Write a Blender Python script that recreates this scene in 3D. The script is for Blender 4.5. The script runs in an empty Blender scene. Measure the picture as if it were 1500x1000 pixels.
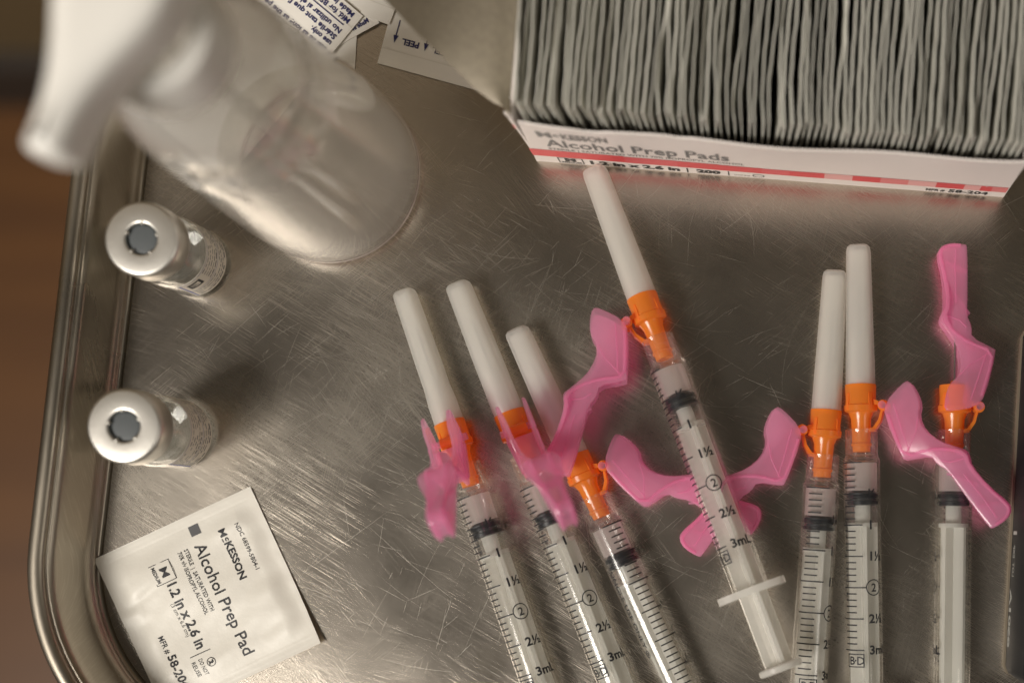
import bpy, bmesh, math, random
from mathutils import Vector, Matrix
R = math.radians
random.seed(7)
SC = bpy.context.scene
COL = SC.collection
MM = 0.001

# ------------------------------------------------------------------ camera
FPX = 50.0 / 36.0 * 1500.0
H = 415.0                                    # lens height above the tray floor, mm
NAD = (1150.0, 770.0)                        # pixel straight below the lens: the sensor sits parallel to the tray, off-centre (a crop of a wider frame)
cam = bpy.data.objects.new('camera', bpy.data.cameras.new('camera'))
COL.objects.link(cam)
cam.location = (0, 0, H * MM)
cam.data.lens = 50; cam.data.sensor_width = 36
cam.data.shift_x = (750 - NAD[0]) / 1500; cam.data.shift_y = (NAD[1] - 500) / 1500
cam.data.clip_start = 0.01; cam.data.clip_end = 20
cam.data.dof.use_dof = True
cam.data.dof.focus_distance = 0.409
cam.data.dof.aperture_fstop = 3.7
SC.camera = cam

def P(u, v, z=0.0):
    """point of the place (mm) at height z that the photograph shows at pixel u, v"""
    k = (H - z) / FPX
    return Vector(((u - NAD[0]) * k, (NAD[1] - v) * k, z))

# ------------------------------------------------------------------ light
SC.view_settings.view_transform = 'Standard'
SC.view_settings.look = 'None'
SC.view_settings.exposure = -0.12
SC.cycles.use_denoising = True
SC.cycles.sample_clamp_indirect = 3.0
SC.cycles.blur_glossy = 1.5
SC.cycles.max_bounces = 24
SC.cycles.transparent_max_bounces = 48
SC.cycles.transmission_bounces = 16
w = bpy.data.worlds.new('World'); SC.world = w; w.use_nodes = True
bg = w.node_tree.nodes['Background']
bg.inputs[0].default_value = (1.0, 0.89, 0.75, 1); bg.inputs[1].default_value = 0.056

def area(name, loc, target, size, power, col):
    l = bpy.data.lights.new(name, 'AREA'); l.shape = 'RECTANGLE'
    l.size, l.size_y = size; l.energy = power; l.color = col
    o = bpy.data.objects.new(name, l); COL.objects.link(o)
    o.location = loc
    o.rotation_euler = (Vector(target) - Vector(loc)).to_track_quat('-Z', 'Y').to_euler()
    return o
area('ceiling_lamp', (-1.08, -0.85, 1.5), (-0.05, 0.05, 0), (0.75, 0.75), 48.0, (1.0, 0.94, 0.86))
area('far_sheen_light', (-1.3, 1.5, 1.5), (0, 0.05, 0), (1.1, 0.6), 9.0, (1.0, 0.92, 0.80))  # added soft light for the tray's sheen on the left, no known fixture

area('side_fill_light', (1.5, -0.7, 1.6), (0.0, 0.0, 0), (0.8, 0.8), 7.5, (1.0, 0.93, 0.83))  # weak fill added from the right to lift the vial labels

# ------------------------------------------------------------------ materials
def nt(name):
    m = bpy.data.materials.new(name); m.use_nodes = True
    return m, m.node_tree, m.node_tree.nodes, m.node_tree.links

def plain(name, col, rough=0.5, metal=0.0, spec=0.5, bump=0.0, bscale=400.0, var=0.0):
    m, t, N, L = nt(name)
    b = N['Principled BSDF']
    b.inputs['Base Color'].default_value = (*col, 1); b.inputs['Roughness'].default_value = rough
    b.inputs['Metallic'].default_value = metal; b.inputs['Specular IOR Level'].default_value = spec
    if bump or var:
        tc = N.new('ShaderNodeTexCoord'); nz = N.new('ShaderNodeTexNoise')
        nz.inputs['Scale'].default_value = bscale; nz.inputs['Detail'].default_value = 4
        L.new(tc.outputs['Object'], nz.inputs['Vector'])
        if bump:
            bp = N.new('ShaderNodeBump'); bp.inputs['Strength'].default_value = bump; bp.inputs['Distance'].default_value = 0.0004
            L.new(nz.outputs['Fac'], bp.inputs['Height']); L.new(bp.outputs['Normal'], b.inputs['Normal'])
        if var:
            r = N.new('ShaderNodeValToRGB')
            r.color_ramp.elements[0].position = 0.3; r.color_ramp.elements[1].position = 0.7
            r.color_ramp.elements[0].color = (*[c * (1 - var) for c in col], 1)
            r.color_ramp.elements[1].color = (*[min(1, c * (1 + var)) for c in col], 1)
            L.new(nz.outputs['Fac'], r.inputs[0]); L.new(r.outputs[0], b.inputs['Base Color'])
    return m

def plastic(name, body, clear, tint, trans=0.4, rough=0.25, ior=1.45, bump=0.0, rimgloss=0.85):
    """translucent moulded plastic: part see-through, part milky, glossy skin by Fresnel"""
    m, t, N, L = nt(name)
    out = N['Material Output']; N.remove(N['Principled BSDF'])
    df = N.new('ShaderNodeBsdfDiffuse'); df.inputs[0].default_value = (*body, 1)
    tl = N.new('ShaderNodeBsdfTranslucent'); tl.inputs[0].default_value = (*body, 1)
    tp = N.new('ShaderNodeBsdfTransparent'); tp.inputs[0].default_value = (*tint, 1)
    gl = N.new('ShaderNodeBsdfGlossy'); gl.inputs['Roughness'].default_value = rough
    gl.inputs[0].default_value = (1, 1, 1, 1)
    m1 = N.new('ShaderNodeMixShader'); m1.inputs[0].default_value = trans
    m2 = N.new('ShaderNodeMixShader'); m2.inputs[0].default_value = clear
    m3 = N.new('ShaderNodeMixShader')
    fr = N.new('ShaderNodeLayerWeight'); fr.inputs[0].default_value = 0.5
    pw = N.new('ShaderNodeMath'); pw.operation = 'POWER'; pw.inputs[1].default_value = 3.0
    ml = N.new('ShaderNodeMath'); ml.operation = 'MULTIPLY_ADD'
    f0 = ((ior - 1) / (ior + 1)) ** 2
    ml.inputs[1].default_value = rimgloss; ml.inputs[2].default_value = f0
    L.new(fr.outputs['Facing'], pw.inputs[0]); L.new(pw.outputs[0], ml.inputs[0])
    L.new(df.outputs[0], m1.inputs[1]); L.new(tl.outputs[0], m1.inputs[2])
    L.new(m1.outputs[0], m2.inputs[1]); L.new(tp.outputs[0], m2.inputs[2])
    L.new(m2.outputs[0], m3.inputs[1]); L.new(gl.outputs[0], m3.inputs[2])
    L.new(ml.outputs[0], m3.inputs[0]); L.new(m3.outputs[0], out.inputs[0])
    if bump:
        tc = N.new('ShaderNodeTexCoord'); nz = N.new('ShaderNodeTexNoise')
        nz.inputs['Scale'].default_value = 350; nz.inputs['Detail'].default_value = 2
        bp = N.new('ShaderNodeBump'); bp.inputs['Strength'].default_value = bump; bp.inputs['Distance'].default_value = 0.0005
        L.new(tc.outputs['Object'], nz.inputs['Vector']); L.new(nz.outputs['Fac'], bp.inputs['Height'])
        for n in (df, tl, gl): L.new(bp.outputs['Normal'], n.inputs['Normal'])
    return m

def glass(name, col=(1, 1, 1), rough=0.0, ior=1.45):
    m, t, N, L = nt(name)
    b = N['Principled BSDF']
    b.inputs['Base Color'].default_value = (*col, 1); b.inputs['Roughness'].default_value = rough
    b.inputs['Transmission Weight'].default_value = 1.0; b.inputs['IOR'].default_value = ior
    return m

def steel(name, col, rough, scratched=True):
    m, t, N, L = nt(name)
    b = N['Principled BSDF']; b.inputs['Metallic'].default_value = 1.0
    tc = N.new('ShaderNodeTexCoord')
    heights = []
    dirs = [(-31, 1.0), (40, 0.75), (-52, 0.7), (76, 0.55), (-14, 0.6)] if scratched else [(90, 1.0)]
    for k, (ang, wgt) in enumerate(dirs):
        vr = N.new('ShaderNodeVectorRotate'); vr.rotation_type = 'Z_AXIS'; vr.inputs['Angle'].default_value = R(-ang)
        mp = N.new('ShaderNodeMapping')
        mp.inputs['Scale'].default_value = (60, 7500, 200); mp.inputs['Location'].default_value = (k * 3.1, k * 1.7, 0)
        dz = N.new('ShaderNodeTexNoise'); dz.inputs['Scale'].default_value = 12
        ad = N.new('ShaderNodeVectorMath'); ad.operation = 'MULTIPLY_ADD'
        ad.inputs[1].default_value = (0.0015, 0.0015, 0)
        L.new(tc.outputs['Object'], dz.inputs['Vector'])
        L.new(dz.outputs['Color'], ad.inputs[0]); L.new(tc.outputs['Object'], ad.inputs[2])
        L.new(ad.outputs[0], vr.inputs['Vector']); L.new(vr.outputs[0], mp.inputs['Vector'])
        nz = N.new('ShaderNodeTexNoise'); nz.inputs['Scale'].default_value = 1.0; nz.inputs['Detail'].default_value = 1.0
        L.new(mp.outputs[0], nz.inputs['Vector'])
        mr = N.new('ShaderNodeMapRange'); mr.inputs['From Min'].default_value = 0.50; mr.inputs['From Max'].default_value = 0.80
        L.new(nz.outputs['Fac'], mr.inputs['Value'])
        # patches where scratches of this direction gather
        pz = N.new('ShaderNodeTexNoise'); pz.inputs['Scale'].default_value = 22 + 5 * k; pz.inputs['Detail'].default_value = 2
        pm = N.new('ShaderNodeMapping'); pm.inputs['Location'].default_value = (k * 11.3, 4.2, k)
        L.new(tc.outputs['Object'], pm.inputs['Vector']); L.new(pm.outputs[0], pz.inputs['Vector'])
        pr = N.new('ShaderNodeMapRange'); pr.inputs['From Min'].default_value = 0.25; pr.inputs['From Max'].default_value = 0.75
        L.new(pz.outputs['Fac'], pr.inputs['Value'])
        mu = N.new('ShaderNodeMath'); mu.operation = 'MULTIPLY'
        L.new(mr.outputs[0], mu.inputs[0]); L.new(pr.outputs[0], mu.inputs[1])
        m2 = N.new('ShaderNodeMath'); m2.operation = 'MULTIPLY'; m2.inputs[1].default_value = wgt
        L.new(mu.outputs[0], m2.inputs[0]); heights.append(m2)
    acc = heights[0]
    for h in heights[1:]:
        mx = N.new('ShaderNodeMath'); mx.operation = 'MAXIMUM'
        L.new(acc.outputs[0], mx.inputs[0]); L.new(h.outputs[0], mx.inputs[1]); acc = mx
    fine = N.new('ShaderNodeTexNoise'); fine.inputs['Scale'].default_value = 900; fine.inputs['Detail'].default_value = 3
    L.new(tc.outputs['Object'], fine.inputs['Vector'])
    big = N.new('ShaderNodeTexNoise'); big.inputs['Scale'].default_value = 14; big.inputs['Detail'].default_value = 5
    L.new(tc.outputs['Object'], big.inputs['Vector'])
    rr = N.new('ShaderNodeMapRange'); rr.inputs['From Min'].default_value = 0.3; rr.inputs['From Max'].default_value = 0.7
    rr.inputs['To Min'].default_value = rough * 0.75; rr.inputs['To Max'].default_value = rough * 1.3
    L.new(big.outputs['Fac'], rr.inputs['Value'])
    ra = N.new('ShaderNodeMath'); ra.operation = 'MULTIPLY_ADD'; ra.inputs[1].default_value = 0.16 if scratched else 0.06
    L.new(acc.outputs[0], ra.inputs[0]); L.new(rr.outputs[0], ra.inputs[2]); L.new(ra.outputs[0], b.inputs['Roughness'])
    mixc = N.new('ShaderNodeMixRGB'); mixc.inputs[1].default_value = (*col, 1)
    mixc.inputs[2].default_value = (*[min(0.9, c * 1.45) for c in col], 1)
    L.new(acc.outputs[0], mixc.inputs[0]); L.new(mixc.outputs[0], b.inputs['Base Color'])
    ad2 = N.new('ShaderNodeMath'); ad2.operation = 'MULTIPLY_ADD'; ad2.inputs[1].default_value = 0.25
    L.new(fine.outputs['Fac'], ad2.inputs[0]); L.new(acc.outputs[0], ad2.inputs[2])
    bp = N.new('ShaderNodeBump'); bp.inputs['Strength'].default_value = 0.24 if scratched else 0.12
    bp.inputs['Distance'].default_value = 0.00006
    L.new(ad2.outputs[0], bp.inputs['Height']); L.new(bp.outputs['Normal'], b.inputs['Normal'])
    return m

M = {}
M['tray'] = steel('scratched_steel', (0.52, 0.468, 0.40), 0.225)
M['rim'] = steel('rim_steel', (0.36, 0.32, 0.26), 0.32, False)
M['scratch'] = plain('scratch_steel', (0.86, 0.81, 0.72), 0.46, 1.0)
M['wood'] = None
M['alu'] = plain('brushed_aluminium', (0.64, 0.615, 0.565), 0.42, 1.0, bump=0.05, bscale=900)
M['rubber'] = plain('grey_rubber', (0.085, 0.095, 0.10), 0.55)
M['black_rubber'] = plain('black_rubber', (0.006, 0.007, 0.010), 0.35)
M['glass'] = plastic('vial_glass', (0.75, 0.75, 0.72), 0.945, (0.975, 0.98, 0.975), 0.4, 0.04, 1.5)
M['label'] = plain('label_paper', (0.72, 0.67, 0.58), 0.55)
M['ink'] = plain('black_ink', (0.012, 0.012, 0.015), 0.5)
M['grey_ink'] = plain('grey_ink', (0.10, 0.10, 0.105), 0.5)
M['box_ink'] = plain('box_ink', (0.16, 0.155, 0.155), 0.5)
M['blue_ink'] = plain('blue_ink', (0.02, 0.022, 0.11), 0.5)
M['label_blue'] = plain('label_blue', (0.01, 0.05, 0.30), 0.5)
M['white_ink'] = plain('white_ink', (0.38, 0.38, 0.36), 0.5)
M['red'] = plain('stripe_red', (0.66, 0.065, 0.075), 0.45)
M['pink1'] = plain('stripe_rose', (0.70, 0.20, 0.20), 0.45)
M['pink2'] = plain('stripe_pale', (0.74, 0.37, 0.36), 0.45)
M['card'] = plain('white_card', (0.76, 0.70, 0.67), 0.42, bump=0.04, bscale=250)
M['kraft'] = plain('inner_card', (0.40, 0.35, 0.27), 0.75, bump=0.12, bscale=500, var=0.08)
M['foil'] = plain('packet_paper', (0.73, 0.70, 0.63), 0.45, bump=0.35, bscale=210)
M['packet'] = plain('packet_edge_paper', (0.58, 0.57, 0.51), 0.5)
M['pouch'] = plain('pouch_paper', (0.82, 0.79, 0.73), 0.55, bump=0.1, bscale=200)
M['barrel'] = plastic('clear_barrel', (0.88, 0.86, 0.83), 0.976, (0.985, 0.985, 0.98), 0.4, 0.10, 1.5)
M['plunger'] = plastic('natural_plunger', (0.90, 0.89, 0.85), 0.32, (0.97, 0.97, 0.96), 0.5, 0.22)
M['liquid'] = plastic('liquid', (0.86, 0.80, 0.79), 0.55, (0.97, 0.93, 0.93), 0.55, 0.1)
M['cap'] = plastic('frosted_cap', (0.89, 0.885, 0.87), 0.66, (0.96, 0.95, 0.92), 0.35, 0.32, rimgloss=0.35)
M['orange'] = plastic('orange_hub', (1.0, 0.37, 0.055), 0.25, (1.0, 0.55, 0.18), 0.5, 0.22, rimgloss=0.35)
M['guard'] = plastic('pink_guard', (1.0, 0.62, 0.80), 0.68, (1.0, 0.78, 0.90), 0.6, 0.16, rimgloss=0.25)
M['needle'] = plain('needle_steel', (0.6, 0.58, 0.55), 0.2, 1.0)
M['bottle'] = plastic('frosted_bottle', (0.94, 0.92, 0.89), 0.73, (0.97, 0.965, 0.955), 0.5, 0.11, 1.5, bump=0.015)
M['white'] = plain('white_plastic', (0.86, 0.84, 0.79), 0.35)
M['dark_card'] = plain('dark_card', (0.007, 0.008, 0.011), 0.5, 0.0, 0.25)
M['tan_card'] = plain('tan_card', (0.16, 0.13, 0.09), 0.6)

def wood():
    m, t, N, L = nt('floor_wood')
    b = N['Principled BSDF']; b.inputs['Roughness'].default_value = 0.45
    tc = N.new('ShaderNodeTexCoord'); mp = N.new('ShaderNodeMapping'); mp.inputs['Scale'].default_value = (1.2, 14, 1)
    nz = N.new('ShaderNodeTexNoise'); nz.inputs['Scale'].default_value = 2.2; nz.inputs['Detail'].default_value = 6
    r = N.new('ShaderNodeValToRGB')
    r.color_ramp.elements[0].position = 0.3; r.color_ramp.elements[0].color = (0.090, 0.033, 0.006, 1)
    r.color_ramp.elements[1].position = 0.75; r.color_ramp.elements[1].color = (0.150, 0.059, 0.011, 1)
    L.new(tc.outputs['Object'], mp.inputs['Vector']); L.new(mp.outputs[0], nz.inputs['Vector'])
    L.new(nz.outputs['Fac'], r.inputs[0]); L.new(r.outputs[0], b.inputs['Base Color'])
    return m
M['wood'] = wood()
M['wall'] = plain('wall_paint', (0.15, 0.105, 0.05), 0.6)
M['base'] = plain('rubber_skirting', (0.035, 0.025, 0.018), 0.6)

# ------------------------------------------------------------------ builders
class MB:
    """collects faces in mm and links them as one mesh object"""
    def __init__(s): s.v, s.f = [], []
    def add(s, vs, fs):
        o = len(s.v); s.v += [tuple(v) for v in vs]; s.f += [tuple(i + o for i in f) for f in fs]
    def box(s, lo, hi):
        (a, b, c), (d, e, f) = lo, hi
        s.add([(a,b,c),(d,b,c),(d,e,c),(a,e,c),(a,b,f),(d,b,f),(d,e,f),(a,e,f)],
              [(3,2,1,0),(4,5,6,7),(0,1,5,4),(1,2,6,5),(2,3,7,6),(3,0,4,7)])
    def lathe(s, prof, n=48, axis='Z', c=(0, 0, 0), cap=False):
        vs, fs = [], []
        for (r, h) in prof:
            for i in range(n):
                a = 2 * math.pi * i / n
                p = (r * math.cos(a), r * math.sin(a), h) if axis == 'Z' else (r * math.sin(a), h, r * math.cos(a))
                vs.append((p[0] + c[0], p[1] + c[1], p[2] + c[2]))
        for k in range(len(prof) - 1):
            for i in range(n):
                j = (i + 1) % n
                fs.append((k*n+i, k*n+j, (k+1)*n+j, (k+1)*n+i))
        s.add(vs, fs)
    def prism(s, poly, z0, z1):
        n = len(poly)
        s.add([(x, y, z0) for x, y in poly] + [(x, y, z1) for x, y in poly],
              [tuple(range(n))[::-1], tuple(range(n, 2*n))] + [(i, (i+1) % n, n+(i+1) % n, n+i) for i in range(n)])
    def quad(s, a, b, c, d): s.add([a, b, c, d], [(0, 1, 2, 3)])
    def build(s, name, mat, parent=None, smooth=True, angle=35, fix=True):
        me = bpy.data.meshes.new(name)
        me.from_pydata([(x*MM, y*MM, z*MM) for x, y, z in s.v], [], s.f); me.update()
        if fix:
            bm = bmesh.new(); bm.from_mesh(me)
            bmesh.ops.remove_doubles(bm, verts=bm.verts, dist=1e-7)
            bmesh.ops.recalc_face_normals(bm, faces=bm.faces)
            bm.to_mesh(me); bm.free()
        me.materials.append(mat)
        if smooth:
            for p in me.polygons: p.use_smooth = True
            me.set_sharp_from_angle(angle=R(angle))
        o = bpy.data.objects.new(name, me); COL.objects.link(o)
        if parent: o.parent = parent
        return o

def thing(name, label, cat, loc=(0, 0, 0), group=None):
    o = bpy.data.objects.new(name, None); COL.objects.link(o)
    o.empty_display_size = 0.01
    o.location = Vector(loc) * MM
    return tag(o, label, cat, group)
def tag(o, label, cat, group=None):
    o['label'] = label; o['category'] = cat
    if group: o['group'] = group
    return o

_tc = {}
def text2d(s, size=1.0, bold=0.0, align='LEFT', stretch=1.0):
    """flat letter faces: (list of (x, y) mm, faces); size is the capital height in mm"""
    key = (s, bold, align)
    if key not in _tc:
        cu = bpy.data.curves.new('t', 'FONT'); cu.body = s; cu.size = 1.0; cu.offset = bold
        cu.align_x = align; cu.resolution_u = 2
        ob = bpy.data.objects.new('t', cu); COL.objects.link(ob)
        dg = bpy.context.evaluated_depsgraph_get()
        me = bpy.data.meshes.new_from_object(ob.evaluated_get(dg))
        vs = [(v.co.x, v.co.y) for v in me.vertices]; fs = [tuple(p.vertices) for p in me.polygons]
        bpy.data.objects.remove(ob); bpy.data.curves.remove(cu); bpy.data.meshes.remove(me)
        _tc[key] = (vs, fs)
    vs, fs = _tc[key]
    k = size / 0.70
    return [(x * k * stretch, y * k) for x, y in vs], fs
def fit_text(s, width, size, bold=0.0):
    vs, fs = text2d(s, size, bold)
    x0 = min(v[0] for v in vs); x1 = max(v[0] for v in vs)
    k = width / (x1 - x0)
    return [((x - x0) * k, y) for x, y in vs], fs
def put(mb, vf, fn):
    mb.add([fn(x, y) for x, y in vf[0]], vf[1])
def shift(vf, dx, dy): return [(x + dx, y + dy) for x, y in vf[0]], vf[1]
def ring2d(cx, cy, r, wd, n=28):
    vs, fs = [], []
    for i in range(n):
        a = 2*math.pi*i/n
        vs += [(cx + (r-wd/2)*math.cos(a), cy + (r-wd/2)*math.sin(a)), (cx + (r+wd/2)*math.cos(a), cy + (r+wd/2)*math.sin(a))]
    for i in range(n):
        j = (i+1) % n; fs.append((2*i, 2*i+1, 2*j+1, 2*j))
    return vs, fs
def bar2d(x0, y0, x1, y1, n=1):
    """axis-aligned bar, cut n times along x"""
    vs, fs = [], []
    for i in range(n + 1):
        x = x0 + (x1 - x0) * i / n; vs += [(x, y0), (x, y1)]
    for i in range(n): fs.append((2*i, 2*i+2, 2*i+3, 2*i+1))
    return vs, fs
def frame2d(x0, y0, x1, y1, wd, n=1):
    vs, fs = [], []
    for q in (bar2d(x0, y0, x1, y0+wd, n), bar2d(x0, y1-wd, x1, y1, n), bar2d(x0, y0+wd, x0+wd, y1-wd), bar2d(x1-wd, y0+wd, x1, y1-wd)):
        o = len(vs); vs += q[0]; fs += [tuple(i+o for i in f) for f in q[1]]
    return vs, fs
def chaikin(pts, n=1, closed=True):
    for _ in range(n):
        o = []
        for i in range(len(pts) if closed else len(pts)-1):
            a, b = pts[i], pts[(i+1) % len(pts)]
            o += [tuple(p*.75+q*.25 for p, q in zip(a, b)), tuple(p*.25+q*.75 for p, q in zip(a, b))]
        pts = o
    return pts

# ------------------------------------------------------------------ setting: floor, wall
f = MB(); f.quad((-3000, -3000, -800), (3000, -3000, -800), (3000, 3000, -800), (-3000, 3000, -800))
o = f.build('floor', M['wood'], smooth=False); o['kind'] = 'structure'
yb = P(30, 158, -800).y
b = MB(); b.box((-3000, yb, -799.9), (3000, yb + 30, -700))
o = b.build('skirting', M['base'], smooth=False); o['kind'] = 'structure'
b = MB(); b.box((-3000, yb + 14, -699.9), (3000, yb + 120, 900))
o = b.build('wall', M['wall'], smooth=False); o['kind'] = 'structure'

# ------------------------------------------------------------------ steel tray
tray = thing('steel_tray', 'scratched stainless steel instrument tray with rolled rim, everything lies on it', 'tray')
s0, s1 = P(211, 250), P(152, 760)
tdir = (s0 - s1).normalized(); sdir = Vector((tdir.y, -tdir.x, 0))      # up the left side, and to the right
CR = 52.0
corner_arc_start = P(147, 800)                                           # where the seam starts to curve
def TR(s, t):                                                            # tray axes -> place
    q = corner_arc_start + sdir * s + tdir * t
    return q
WID, LEN = 420.0, 330.0
def rrect(off):
    """points round the tray, off mm outside the floor seam (t=0 at start of corner arc)"""
    pts = []
    r = CR + off
    for cx, cy, a0 in ((CR, 0, 180), (WID - CR, 0, 270), (WID - CR, LEN, 0), (CR, LEN, 90)):
        for i in range(25):
            a = R(a0 + 90 * i / 24)
            pts.append((cx + r * math.cos(a), cy + r * math.sin(a)))
    return pts
def sweep(mb, prof, close_in=False):
    rings = [rrect(o) for o, z in prof]; n = len(rings[0])
    vs = []
    for ring, (o, z) in zip(rings, prof):
        for s, t in ring:
            q = TR(s, t); vs.append((q.x, q.y, z))
    fs = []
    for k in range(len(prof) - 1):
        for i in range(n):
            j = (i + 1) % n
            fs.append((k*n+i, k*n+j, (k+1)*n+j, (k+1)*n+i))
    mb.add(vs, fs)
b = MB()
ring = [TR(s, t) for s, t in rrect(-1.0)]
b.add([(q.x, q.y, 0) for q in ring] + [(q.x, q.y, -1.0) for q in ring], [tuple(range(len(ring))), tuple(range(len(ring), 2*len(ring)))[::-1]])
b.build('tray_floor', M['tray'], tray, smooth=False)
b = MB()
prof = [(-1.0, 0), (-0.5, -0.35), (0.1, -0.4), (0.5, -0.1), (0.9, 0.5), (1.1, 1.1), (1.5, 1.5), (2.1, 2.2), (2.7, 4), (4.3, 13), (4.8, 15.5), (5.2, 16.4), (6.0, 17.0)]
sweep(b, prof)
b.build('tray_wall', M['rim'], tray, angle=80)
b = MB()
prof = [(6.0, 17.0), (6.5, 16.8), (7.0, 17.1)] + [(9.3 - 2.4*math.cos(R(a)), 17.2 + 1.7*math.sin(R(a))) for a in range(10, 181, 17)] + [(11.8, 15.5), (11.5, 13.5), (10.6, 12.6), (9.4, 12.6)]
sweep(b, prof)
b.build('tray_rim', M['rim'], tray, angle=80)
# scratches: fine shallow burrs, short ones gathered in worn patches, a few long strays
sb = MB()
rs = random.Random(3)
def scratch(x, y, a, ln, wd, bend):
    n = 4 if ln < 6 else 7
    L_, R_ = [], []
    for i in range(n + 1):
        d_ = Vector((x, y, 0)) - corner_arc_start
        if not (CR*0.35 < d_.dot(sdir) + max(0, 20 - d_.dot(tdir))*0.3 and d_.dot(sdir) > 2 and d_.dot(tdir) > -CR + 8): return
        ww = wd * math.sin(math.pi * (i + 0.25) / (n + 0.5))
        L_.append((x - math.sin(a)*ww, y + math.cos(a)*ww, 0.012)); R_.append((x + math.sin(a)*ww, y - math.cos(a)*ww, 0.012))
        x += math.cos(a) * ln / n; y += math.sin(a) * ln / n; a += bend * ln / n
    sb.add(L_ + R_, [(i, n+1+i, n+2+i, i+1) for i in range(n)])
for c_ in range(70):
    u, v = rs.uniform(150, 1500), rs.choice((rs.uniform(380, 1010), rs.uniform(250, 1010)))
    a0 = R(rs.choice((-32, -32, -28, -45, 38, 44, 75)) + rs.gauss(0, 8)); sp = rs.uniform(30, 110)
    for k in range(int(rs.uniform(8, 26))):
        p = P(u + rs.gauss(0, sp), v + rs.gauss(0, sp*0.6))
        scratch(p.x, p.y, a0 + R(rs.gauss(0, 5)), rs.choice((2, 4, 6, 9, 14)) * rs.uniform(.6, 1.3), rs.uniform(0.007, 0.017), rs.gauss(0, 0.012))
for k in range(420):
    p = P(rs.uniform(150, 1500), rs.uniform(150, 1010))
    scratch(p.x, p.y, R(rs.choice((-32, 42, rs.uniform(0, 180))) + rs.gauss(0, 9)), rs.choice((3, 6, 10, 16, 30)) * rs.uniform(.6, 1.2), rs.uniform(0.007, 0.018), rs.gauss(0, 0.012))
so = sb.build('scratches', M['scratch'], tray, smooth=False, fix=False); so['kind'] = 'stuff'

# ------------------------------------------------------------------ syringes
BR = 5.3
def barrel_map(x, y, r=BR + 0.07): return (r * math.sin(x / BR), y, r * math.cos(x / BR))
def deg(a): return R(a) * BR
Y0, ML = -9.2, 17.8                       # zero line and mm per mL
def scale_print():
    mb = MB()
    for i in range(31):
        y = Y0 - i * ML / 10
        a, b_ = (-80, -3) if i % 5 == 0 else (-68, -25)
        if i == 20: b_ = 6
        put(mb, bar2d(deg(a), y - 0.19, deg(b_), y + 0.19, 10), barrel_map)
    for mlv, s in ((0.5, '\u00bd'), (1, '1'), (1.5, '1\u00bd'), (2.5, '2\u00bd'), (3, '3mL')):
        put(mb, shift(text2d(s, 2.45, 0.032, stretch=1.05), 1.15, Y0 - mlv*ML - 1.15), barrel_map)
    put(mb, shift(text2d('2', 2.3, 0.018), 1.95, Y0 - 2*ML - 1.15), barrel_map)
    put(mb, ring2d(2.75, Y0 - 2*ML, 2.2, 0.32), barrel_map)
    yb = Y0 - 3*ML - 4.9
    put(mb, frame2d(-5.6, yb, -0.3, yb + 3.9, 0.32, 8), barrel_map)
    put(mb, shift(text2d('B', 2.3, 0.02), -5.0, yb + 0.8), barrel_map)
    put(mb, shift(text2d('\u00b7', 2.3, 0.03), -3.4, yb + 0.8), barrel_map)
    put(mb, shift(text2d('D', 2.3, 0.02), -2.65, yb + 0.8), barrel_map)
    # SINGLE USE ONLY, running down the side
    vs, fs = fit_text('SINGLE USE ONLY \u00ae', 27.0, 1.5, 0.015)
    c = deg(-122)
    mb.add([barrel_map(c + y - 0.7, -21.5 - x) for x, y in vs], fs)
    return mb

hub_prof = [(1.6, -6), (2.5, -6), (2.6, -4.4), (2.9, -4.3), (2.9, -3.6), (2.6, -3.4), (2.9, 3.4), (3.6, 5.2), (4.75, 5.7), (4.85, 7.3), (4.5, 7.6), (4.35, 9.0), (4.5, 12.6), (4.45, 13.3), (4.05, 13.3), (3.9, 12.7), (1.6, 12.3), (1.2, 14.6), (0, 14.8)]
cap_prof = [(4.15, 12.4), (4.3, 13.25), (4.25, 18), (3.95, 32), (3.55, 51.6), (3.35, 52.7), (2.7, 53.3), (0.0, 53.5)]
cap_prof_step = [(4.1, 12.4), (4.2, 13.25), (4.1, 19), (3.65, 24), (3.55, 30), (3.2, 51.6), (3.0, 52.7), (2.4, 53.3), (0.0, 53.5)]
SH = {}
def shared(name, mat, mb, **k):
    """first use builds the mesh, later uses copy the object and share it"""
    if name not in SH:
        SH[name] = mb().build(name, mat, None, **k); return SH[name]
    o = SH[name].copy(); COL.objects.link(o); return o

def g_barrel():
    m = MB()
    m.lathe([(4.1, 0), (4.55, 0.0), (4.65, 0.4), (4.65, 7*-1.0), (4.85, -7.6), (BR, -8.2), (BR, -75), (BR, -76)], 56, 'Y')
    m.lathe([(4.1, 0), (3.9, -0.6), (3.95, -1.5), (3.6, -2.0), (3.9, -2.6), (3.95, -3.4), (3.6, -3.9), (3.9, -4.4), (3.9, -6.6), (2.2, -7.2), (2.2, -8.6), (4.5, -9.1), (4.55, -76)], 56, 'Y')
    return m
def g_flange():
    m = MB()
    n = 40; pl = []
    for i in range(n):
        a = 2*math.pi*i/n; c, s = math.cos(a), math.sin(a)
        pl.append((10.0*math.copysign(abs(c)**0.8, c), 5.5*math.copysign(abs(s)**0.6, s)))
    vs, fs = [], []
    ins = [(4.56*math.cos(2*math.pi*i/n), 4.56*math.sin(2*math.pi*i/n)) for i in range(n)]
    for y in (-75.6, -77.6):
        for x, z in pl: vs.append((x, y, z))
        for x, z in ins: vs.append((x, y, z))
    for i in range(n):
        j = (i+1) % n
        fs += [(i, j, n+j, n+i), (2*n+i, 3*n+i, 3*n+j, 2*n+j), (i, 2*n+i, 2*n+j, j), (n+i, n+j, 3*n+j, 3*n+i)]
    m.add(vs, fs); return m
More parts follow.
